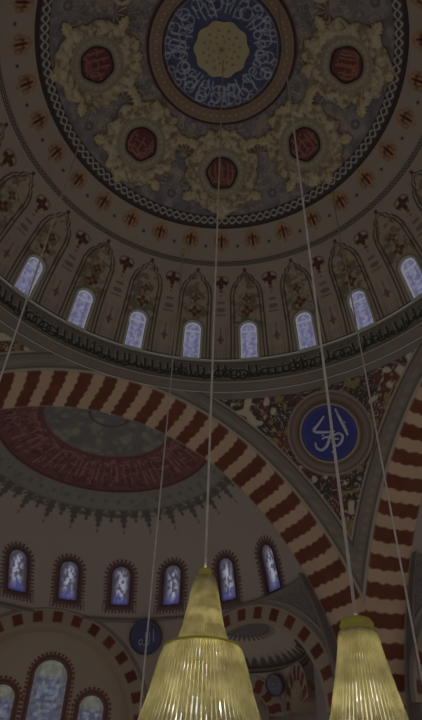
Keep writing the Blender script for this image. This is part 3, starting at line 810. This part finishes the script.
def exedra(tagname, fr_, D0, Rx, zn, zbase, lab):
    """small half dome inside a niche (local frame)"""
    def pos(U, V):
        r = Rx * np.sqrt(np.maximum(0, 1 - ((V - zn) / Rx) ** 2)); return fr_(np.stack([r * np.sin(U), D0 + r * np.cos(U), V], -1))
    def c(U, V, P):
        n = len(U); c = np.tile(D(70, 62, 57), (n, 1)); grime(c, P, .06, 6, 57)  # same cream plaster, painted lighter to offset the little light inside the niche
        r = Rx * np.sqrt(np.maximum(0, 1 - ((V - zn) / Rx) ** 2)); p = rad(10); q = fold(U, p)
        # ring of drops round the crown
        over(c, sm(np.abs(r - .118) - .020, .004) * sm(np.abs(q) * r - .006 * np.clip((.15 - r) / .05 + .5, .3, 1.4), .004) * .9, D(36, 32, 32)); over(c, sm(r - .105, .004), D(44, 41, 40)); over(c, sm(np.abs(r - .106) - .003, .004) * .6, D(32, 29, 29))
        # fringe of upright leaves above the base
        y = V - zbase; p2 = rad(9.5); q2 = np.abs(fold(U, p2)) * r; h = .040
        over(c, sm(np.maximum(q2 - .017 * np.clip(1 - (y - .012) / h, 0, 1) ** .8 - .002, y - h), .004) * (y > .008) * .9, D(36, 32, 31))
        over(c, sm(np.hypot(q2, y - .044) - .003, .004) * .7, D(36, 32, 31))
        q3 = np.abs(fold(U + p2 / 2, p2)) * r; over(c, sm(np.maximum(q3 - .010 * np.clip(1 - y / .03, 0, 1), y - .03), .004) * .7, D(40, 35, 34))
        over(c, sm(y - .011, .004), D(54, 49, 46)); over(c, sm(np.abs(y - .010) - .003, .003), D(34, 31, 30))
        return c
    zs = np.linspace(zbase, zn + Rx - .0005, 160)
    rs2 = np.linspace(.002, Rx * math.sqrt(1 - ((zbase - zn) / Rx) ** 2), 150); zs = (zn + Rx * np.sqrt(1 - (rs2 / Rx) ** 2))[::-1]
    return tag(surf(tagname, np.linspace(-PI / 2, PI / 2, 360), zs, pos, c), lab, 'half dome', kind='structure')

def hemicycle(yc, swap, side, full):
    base_fr = frame_of(0., yc, swap)
    off = rad(3.5)
    for k, a in enumerate((-60, 0, 60)):
        if swap and a < 1: continue                       # only the niche next to the pier can be seen on the right side
        az = rad(a) + off * (1 if a == 0 else .9)
        fr_ = frame_of(az, yc, swap); nm = {(-60): 'left', 0: 'middle', 60: 'right'}[a]
        where = '%s niche of the %s hemicycle' % (nm, side)
        if full and a == -60: continue                     # outside the picture on the left
        niche_ring('wall_%s_%s_niche_arch' % (side, nm), fr_, DN, RN, ZNR if a else ZN, .088, .10, 'thin arch with dark red blocks over the ' + where)
    # spandrels
    if full:
        small_pend('wall_front_spandrel', base_fr, DN, RN, (ZN, ZNR), ZM, rad(33.4), rad(30), 'small cream pendentive behind the big chandelier with the dark roundel', False)
        small_pend('wall_pier_spandrel', base_fr, DN, RN, ZNR, ZM, rad(93.2), rad(30), 'grey patterned spandrel between half dome and striped pier', True, nu=120, nv=120, a_hi=rad(90))
        small_pend('wall_window_spandrel', base_fr, DN, RN, (ZNR, ZN), ZM, rad(-26.5), rad(30), 'cream spandrel left of the lower window wall', False)
    else:
        small_pend('wall_side_spandrel', base_fr, DN, RN, ZNR, ZM, rad(93.2), rad(30), 'grey patterned spandrel beyond the right striped pier', True, nu=120, nv=120, a_hi=rad(90))
def pier_return(name, yc, swap, lab):
    """strip of wall between the spandrel and the back edge of the striped pier"""
    def x0(z): return np.sqrt(DN ** 2 + np.maximum(0, np.minimum(RN ** 2 - (np.maximum(z, ZNR) - ZNR) ** 2, (DN * math.tan(rad(30))) ** 2)))
    def pos(U, V):
        a_ = x0(V) - .02; b_ = xA(V) + .01; P = np.stack([a_ + (b_ - a_) * U, np.full(len(U), yc), V], -1)
        return P[:, [1, 0, 2]] if swap else P
    def c(U, V, P):
        c = np.tile(D(46, 42, 41), (len(U), 1)); grime(c, P, .2, 16, 62); over(c, sm(np.abs(U - .5) - .28, .1) * .6, D(34, 31, 31)); over(c, sm(np.abs(np.abs(U - .5) - .40) - .05, .06) * .7, D(58, 52, 49)); return c
    return tag(surf(name, np.linspace(0, 1, 14), np.linspace(.2, ZM + .01, 60), pos, c), lab, 'wall', kind='structure')
pier_return('wall_front_pier_strip', YC, False, 'narrow grey strip of wall between spandrel and striped pier')
pier_return('wall_side_pier_strip', A + WB, True, 'narrow grey strip of wall beyond the right striped pier')
hemicycle(YC, False, 'front', True)
hemicycle(A + WB, True, 'side', False)

# middle niche of the front hemicycle: flat wall with tall windows
frM = frame_of(rad(3.5), YC, False); RI = RN - .088; YT = DN + .10
TW = [(.026, .44, .868, .077, 'tall arched'), (-.172, .50, .742, .058, 'low left'), (.234, .50, .737, .058, 'low right')]   # x, sill, top of glass, half width
def pos_t(U, V): return frM(np.stack([U, np.full(len(U), YT), V], -1))
def col_t(U, V, P):
    n = len(U); c = np.tile(D(66, 60, 53), (n, 1)); grime(c, P, .05, 4, 59)
    for x0, s0, t0, hw, _ in TW:
        sd = win_shape(U - x0, V - s0, hw, t0 - s0); near = sd < .05
        ang = np.where(V > t0 - hw, np.arctan2(U - x0, np.maximum(V - t0 + hw, 1e-6)) * hw * 1.25, V)
        over(c, sm(sd - .022 - .012 * (np.abs(fold(ang, .018)) < .0055), .004) * near, D(42, 27, 24)); over(c, sm(np.abs(sd - .021) - .002, .004) * near * .6, D(60, 46, 40))
    return c
def keep_t(U, V, P):
    ok = np.hypot(U, np.maximum(V - ZN, 0)) < RI + .012
    for x0, s0, t0, hw, _ in TW: ok &= win_shape(U - x0, V - s0, hw - .003, t0 - s0 - .003) > 0
    return ok
tag(surf('wall_window_niche', np.linspace(-.46, .46, 330), np.linspace(.35, ZN + RI + .01, 260), pos_t, col_t, keep=keep_t), 'flat cream wall of the lower left niche with three arched windows', 'wall', kind='structure')
def pane_tall(X, Y, hw, h, seed):
    n = len(X); c = np.tile(E_(76, 77, 84), (n, 1)); x = X / hw; y = Y
    v = vnoise(np.stack([X, Y, 0 * X + seed], -1), 75, seed + 60); v2 = vnoise(np.stack([X, Y, 0 * X + seed], -1), 150, seed + 61)
    over(c, sm(.55 - v, .12) * .7, E_(108, 112, 120)); over(c, sm(v - .36, .1) * .8, E_(56, 58, 70)); over(c, sm(.62 - v2, .1) * .5, E_(74, 78, 116)); over(c, sm(v2 - .3, .1) * .6, E_(60, 72, 66))
    over(c, sm((h - hw * .95) - Y, .02) * .6, E_(96, 96, 68)); over(c, sm(.76 - np.abs(x), .12) * .6, E_(66, 60, 62))
    over(c, sm(np.abs(np.abs(x) - .70) - .05, .08) * .6, E_(52, 48, 54)); over(c, sm(np.abs(fold(y, .085)) - .004, .006) * .45, E_(58, 56, 64))
    over(c, sm(np.abs(np.hypot(fold(x, 1.0) * hw, fold(y - .04, .085)) - .026) - .004, .006) * .4, E_(64, 60, 74))
    return c
for k, (x0, s0, t0, hw, lab) in enumerate(TW):
    def pl(x, y, d, x0=x0, s0=s0): return frM(np.stack([x0 + x, YT + np.asarray(d) + 0 * x, s0 + y], -1))
    window(15 + k, pl, hw, t0 - s0, lab + ' stained glass window in the flat niche wall at lower left', pane_tall, D(44, 30, 27), fw=.009, rec=.016, proud=.004, seed=40 + k)

# right niche of the front hemicycle: a small half dome over still smaller striped arches
frX = frame_of(rad(63.15), YC, False); RX = RN - .088; ZNX = ZNR; ZB = .845
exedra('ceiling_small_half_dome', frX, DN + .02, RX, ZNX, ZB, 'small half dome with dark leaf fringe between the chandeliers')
def sub_level(fr_, yc0, Rb, zb, side_):
    """three little arches under the small half dome"""
    d2 = Rb * math.cos(rad(38)); rn = d2 * math.tan(rad(38)) - .002; zn2 = zb - rn - .03
    mb = MB(); N = 90; az = np.linspace(-PI / 2, PI / 2, N); rows = []
    for dr, z in ((0., zb + .004), (-.012, zb + .001), (-.014, zb - .008), (-.004, zb - .012), (-.004, zb - .020), (-.010, zb - .024), (0., zb - .030)):
        rows.append(fr_(np.stack([(Rb + dr) * np.sin(az), yc0 + (Rb + dr) * np.cos(az), np.full(N, z)], -1)))
    for a_, b_ in zip(rows[:-1], rows[1:]): mb.poly_strip(a_, b_)
    tag(mb.build('trim_7', CARVED, color=D(52, 47, 45)), 'grey moulding at the foot of the small half dome', 'moulding', kind='structure')
    for nm, a in (('left', -38), ('right', 38)):
        n = rad(a)
        def f2(L, n=n): 
            x = L[:, 0] * math.cos(n) + L[:, 1] * math.sin(n); y = -L[:, 0] * math.sin(n) + L[:, 1] * math.cos(n); return fr_(np.stack([x, yc0 + y, L[:, 2]], -1))
        niche_ring('wall_little_%s_arch' % nm, f2, d2, rn, zn2, .07, .13, 'little red striped arch, %s of two under the small half dome' % nm, nsq=7, zmin=.2, stripe=True)
        tag(surf('wall_little_%s_niche' % nm, np.linspace(-rn, rn, 40), np.linspace(.3, zn2 + rn, 60), lambda U, V, f2=f2: f2(np.stack([U, np.full(len(U), d2 + .13), V], -1)), lambda U, V, P: np.tile(D(54, 48, 46), (len(U), 1)), keep=lambda U, V, P: np.hypot(U, np.maximum(V - zn2, 0)) < rn), 'plain back wall inside the %s little striped arch' % nm, 'wall', kind='structure')
    fb = lambda L: fr_(np.stack([L[:, 0], yc0 + L[:, 1], L[:, 2]], -1))
    for nm, a in (('middle', 0),):
        small_pend('wall_little_%s_spandrel' % nm, fb, d2, rn, zn2, zb - .029, rad(a), rad(38), 'little pale spandrel under the middle of the small half dome', False, nu=40, nv=40)
    return d2, rn, zn2
RBX = RX * math.sqrt(1 - ((ZB - ZNX) / RX) ** 2)
def niche_back(name, fr_, R, zt, lab):
    az = np.linspace(-PI / 2, PI / 2, 40); px = np.concatenate([[-.47], R * np.sin(az), [.47]]); py = np.concatenate([[DN + .035], DN + .035 + R * np.cos(az), [DN + .035]])
    k = np.arange(len(px)); f = lambda U, V: fr_(np.stack([np.interp(U, k, px), np.interp(U, k, py), V], -1))
    tag(surf(name, k.astype(float), np.linspace(.1, zt + .22, 20), f, lambda U, V, P: np.tile(D(58, 52, 49), (len(U), 1))), lab, 'wall', kind='structure')
niche_back('wall_front_niche_back', frX, RBX + .06, ZB, 'plain curved wall at the back of the niche right of the big chandelier')
frS = frame_of(rad(63.15), A + WB, True)
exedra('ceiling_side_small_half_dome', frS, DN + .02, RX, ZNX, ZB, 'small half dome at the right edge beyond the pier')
niche_back('wall_side_niche_back', frS, RBX, ZB + .002, 'curved wall of the niche at the right edge beyond the pier')
d2, rn2, zn2 = sub_level(frX, DN + .02, RBX, ZB, 'front')

# ------------------------------------------------------------------ roundels on the small spandrels
def on_small(az, z):
    s = math.sqrt(RN ** 2 - (z - ZN) ** 2); rho = math.hypot(DN, s); return np.array([rho * math.sin(az), YC + rho * math.cos(az), z])
za = .975; pc = on_small(rad(30.5), za); e_ = 1e-3; t1 = on_small(rad(30.5), za + e_) - on_small(rad(30.5), za - e_); t2 = np.array([math.cos(rad(30.5)), -math.sin(rad(30.5)), 0]); nr = np.cross(t1, t2); nr = nr if nr @ (np.array([0, YC, za]) - pc) > 0 else -nr; nr /= np.linalg.norm(nr)
STK2 = [([(.05, .30), (.06, -.05), (.05, -.38)], 1.), ([(.30, .32), (.31, 0), (.28, -.36), (.16, -.46), (.05, -.38), (-.08, -.48), (-.18, -.38)], 1.), ([(-.18, -.05), (-.18, -.38), (-.34, -.46), (-.42, -.26), (-.30, -.12), (-.20, -.20)], 1.), ([(.56, .48), (.58, .1), (.56, -.32)], 1.1)]
nb = nr
DARKRIM = mat_plain('dark_rim', tuple(D(30, 27, 32)), .5)
roundel('calligraphy_roundel', pc + nr * .018, nr, np.array([0, 0, 1.]), .074, D(25, 25, 38), STK2, 'dark navy roundel with pale letters left of the big chandelier', 'calligraphy roundels', .0040, DARKRIM, PALEP)
# grey roundel under the small half dome
zs_ = ZB - .075; s_ = math.sqrt(max(0, rn2 ** 2 - (zs_ - zn2) ** 2)); rho_ = math.hypot(d2, s_); azl = rad(-1)
pl_ = frX(np.array([[rho_ * math.sin(azl), DN + .02 + rho_ * math.cos(azl), zs_]]))[0]; cl_ = frX(np.array([[0, DN + .02, zs_]]))[0]
nn_ = cl_ - pl_; nn_ /= np.linalg.norm(nn_); nn_[2] -= .35; nn_ /= np.linalg.norm(nn_)
roundel('calligraphy_roundel', pl_ + nn_ * .030, nn_, np.array([0, 0, 1.]), .042, D(40, 38, 44), [([(-.4, .1), (0, .2), (.4, .0)], 1.), ([(-.3, -.3), (.1, -.35), (.35, -.15)], 1.)], 'small grey roundel under the small half dome, right of the big chandelier', 'calligraphy roundels', .0026, DARKRIM, mat_plain('grey_lettering', tuple(D(54, 52, 56)), .5))

# ------------------------------------------------------------------ chandeliers (things) and hanging cables
def mat_strand():
    m = bpy.data.materials.new('crystal_strands'); m.use_nodes = True
    nt = m.node_tree; N = nt.nodes; L = nt.links; b = N['Principled BSDF']
    tc = N.new('ShaderNodeTexCoord'); n = N.new('ShaderNodeTexNoise'); n.inputs['Scale'].default_value = 5; L.new(tc.outputs['Object'], n.inputs['Vector'])
    r = N.new('ShaderNodeValToRGB'); r.color_ramp.elements[0].color = (.70, .65, .42, 1); r.color_ramp.elements[1].color = (.86, .82, .60, 1); r.color_ramp.elements[0].position = .35; r.color_ramp.elements[1].position = .65
    L.new(n.outputs['Fac'], r.inputs['Fac']); L.new(r.outputs['Color'], b.inputs['Base Color']); b.inputs['Roughness'].default_value = .35
    tr = N.new('ShaderNodeBsdfTranslucent'); L.new(r.outputs['Color'], tr.inputs['Color']); mx = N.new('ShaderNodeMixShader'); mx.inputs[0].default_value = .55
    L.new(b.outputs[0], mx.inputs[1]); L.new(tr.outputs[0], mx.inputs[2]); L.new(mx.outputs[0], N['Material Output'].inputs['Surface'])
    return m
STRAND = mat_strand()
def mat_bulb():
    m = bpy.data.materials.new('lit_bulb'); m.use_nodes = True; N = m.node_tree.nodes; b = N['Principled BSDF']
    b.inputs['Base Color'].default_value = (.9, .9, .9, 1); b.inputs['Emission Color'].default_value = (.92, .88, 1, 1); b.inputs['Emission Strength'].default_value = BULB
    return m
BULB = .42
BULBM = mat_bulb()
def strands(c, prof, n, r):
    mb = MB(); prof = np.array(prof); L = np.concatenate([[0], np.cumsum(np.hypot(np.diff(prof[:, 0]), np.diff(prof[:, 1])))]); T = np.linspace(0, L[-1], 15)
    R = np.interp(T, L, prof[:, 0]); Z = np.interp(T, L, prof[:, 1])
    for k in range(n):
        w = 2 * PI * k / n
        rr = [r * (1 + .22 * (i % 2)) * (.55 + .45 * R[i] / R.max()) for i in range(len(T))]
        mb.tube([c + np.array([R[i] * math.cos(w), R[i] * math.sin(w), Z[i]]) for i in range(len(T))], rr, 5, False)
    return mb
def chandelier(c, tiers, collar, top_z, lab, nst, sr):
    c = np.array([c[0], c[1], 0.])
    root = empty('crystal_chandelier', (c[0], c[1], tiers[-1]['prof'][-1][1])); tag(root, lab, 'chandelier', 'crystal chandeliers')
    mb = MB(); mb.lathe(c, collar, 40); mb.build('top_collar', GOLD, root)
    mb = MB(); mb.tube([c + np.array([0, 0, collar[0][1]]), c + np.array([0, 0, top_z])], .0023, 8); mb.build('cable', CABLE, root)
    for t in tiers:
        strands(c, t['prof'], nst, sr * t.get('k', 1)).build('strand_curtain', STRAND, root)
        p = t['prof']
        if 'ring' in t:
            mb = MB(); R, z, h, w = t['ring']; mb.lathe(c, [(R - w, z - h), (R, z - h), (R + w * .6, z - h * .4), (R + w * .6, z + h * .4), (R, z + h), (R - w, z + h), (R - w, z - h)], 64); mb.build('gilt_ring', GOLD, root)
        for (R, z, nb_, br) in t.get('bulbs', []):
            for k in range(nb_):
                w = 2 * PI * (k + .35) / nb_; mb = MB(); mb.lathe(c + np.array([R * math.cos(w), R * math.sin(w), z]), [(br * math.sin(a_) + 1e-5, -br * 1.5 * math.cos(a_)) for a_ in np.linspace(0, PI, 9)], 10)
                mb.build('bulb', BULBM, root)
    return root
CHA = (.020, .032)
chandelier(CHA, [dict(prof=[(.0175, .418), (.0215, .400), (.0265, .370), (.0325, .338), (.0385, .320), (.0430, .308)], ring=(.0560, .3050, .0036, .010), bulbs=[(.016, .345, 6, .005)], k=.62),
                 dict(prof=[(.0605, .302), (.0675, .280), (.078, .235), (.091, .195), (.1025, .166)], bulbs=[(.045, .288, 8, .006), (.055, .215, 8, .008)], ring=(.1025, .164, .0022, .003))],
           [(.004, .436), (.0105, .433), (.012, .429), (.010, .425), (.0125, .421), (.0165, .418), (.0165, .413)], 2.515, 'big two tiered crystal chandelier hanging on the dome axis, left of the other', 84, .0026)
CHB = (.137, -.225)
chandelier(CHB, [dict(prof=[(.0235, .272), (.0275, .245), (.034, .215), (.043, .175), (.050, .150)], ring=(.051, .148, .002, .003), bulbs=[(.022, .205, 6, .005)])],
           [(.003, .292), (.012, .290), (.019, .287), (.022, .281), (.021, .277), (.0235, .272), (.0235, .268)], 2.476, 'slender bell shaped crystal chandelier in front of the striped pier', 56, .0019)
def hang(px_az, e, zlow, lab):
    P = dome(px_az, e); root = empty('hanging_cable', P); tag(root, lab, 'cable', 'long cables hanging from the dome')
    mb = MB(); mb.tube([P, np.array([P[0], P[1], zlow])], .0024, 8); mb.build('line', CABLE, root)
    mb = MB(); mb.lathe(P + np.array([0, 0, -.012]), [(.002, -.006), (.007, -.003), (.008, .004), (.005, .016)], 16); mb.build('ceiling_hook', GOLD, root)
hang(-50.6, 33.9, .25, 'leftmost cable, hanging from a wreath beside the upper left medallion')
hang(9.2, 50.1, .25, 'cable crossing the half dome left of the big chandelier')
hang(66.5, 43.9, .25, 'rightmost cable, crossing the right striped arch')

# ------------------------------------------------------------------ camera
cd = bpy.data.cameras.new('camera'); co = bpy.data.objects.new('camera', cd); col.objects.link(co)
cd.sensor_fit = 'VERTICAL'; cd.sensor_height = 36; cd.lens = F_PX * 36 / 720; cd.clip_end = 500
fw = Vector((math.sin(YAW) * math.cos(PITCH), math.cos(YAW) * math.cos(PITCH), math.sin(PITCH)))
rt = Vector((math.cos(YAW), -math.sin(YAW), 0)); up = rt.cross(fw)
r2 = rt * math.cos(ROLL) + up * math.sin(ROLL); u2 = -rt * math.sin(ROLL) + up * math.cos(ROLL)
M = Matrix.Identity(4)
for i in range(3): M[i][0] = r2[i]; M[i][1] = u2[i]; M[i][2] = -fw[i]; M[i][3] = (CX * S, CY * S, EYE)[i]
co.matrix_world = M; sc.camera = co

# ------------------------------------------------------------------ light: dim daylight reaching the dome through the open hall, lamps in the chandeliers
wd = bpy.data.worlds.new('world'); sc.world = wd; wd.use_nodes = True
bg = wd.node_tree.nodes['Background']; bg.inputs['Color'].default_value = (1.0, .975, .95, 1); bg.inputs['Strength'].default_value = .118
def lamp(name, P, power, colr, r):
    l = bpy.data.lights.new(name, 'POINT'); l.energy = power * .55; l.color = colr; l.shadow_soft_size = r
    o = bpy.data.objects.new(name, l); col.objects.link(o); o.location = W(np.array(P)).tolist(); return o
for c_, R_, z_, n_, pw in ((CHA, .016, .347, 4, 5.0), (CHA, .008, .385, 2, 2.6), (CHA, .047, .290, 6, 5.0), (CHA, .060, .216, 7, 8.0), (CHB, .016, .245, 3, 2.8), (CHB, .024, .187, 5, 3.6)):
    for k in range(n_):
        w = 2 * PI * (k + .35) / n_
        lamp('chandelier_lamp', (c_[0] + R_ * math.cos(w), c_[1] + R_ * math.sin(w), z_), pw, (1, .95, .80), .10)
vs = sc.view_settings
sc.display_settings.display_device = 'sRGB'
vs.view_transform = 'Standard'; vs.look = 'None'; vs.exposure = 0; vs.gamma = 1
try: vs.use_curve_mapping = False
except Exception: pass
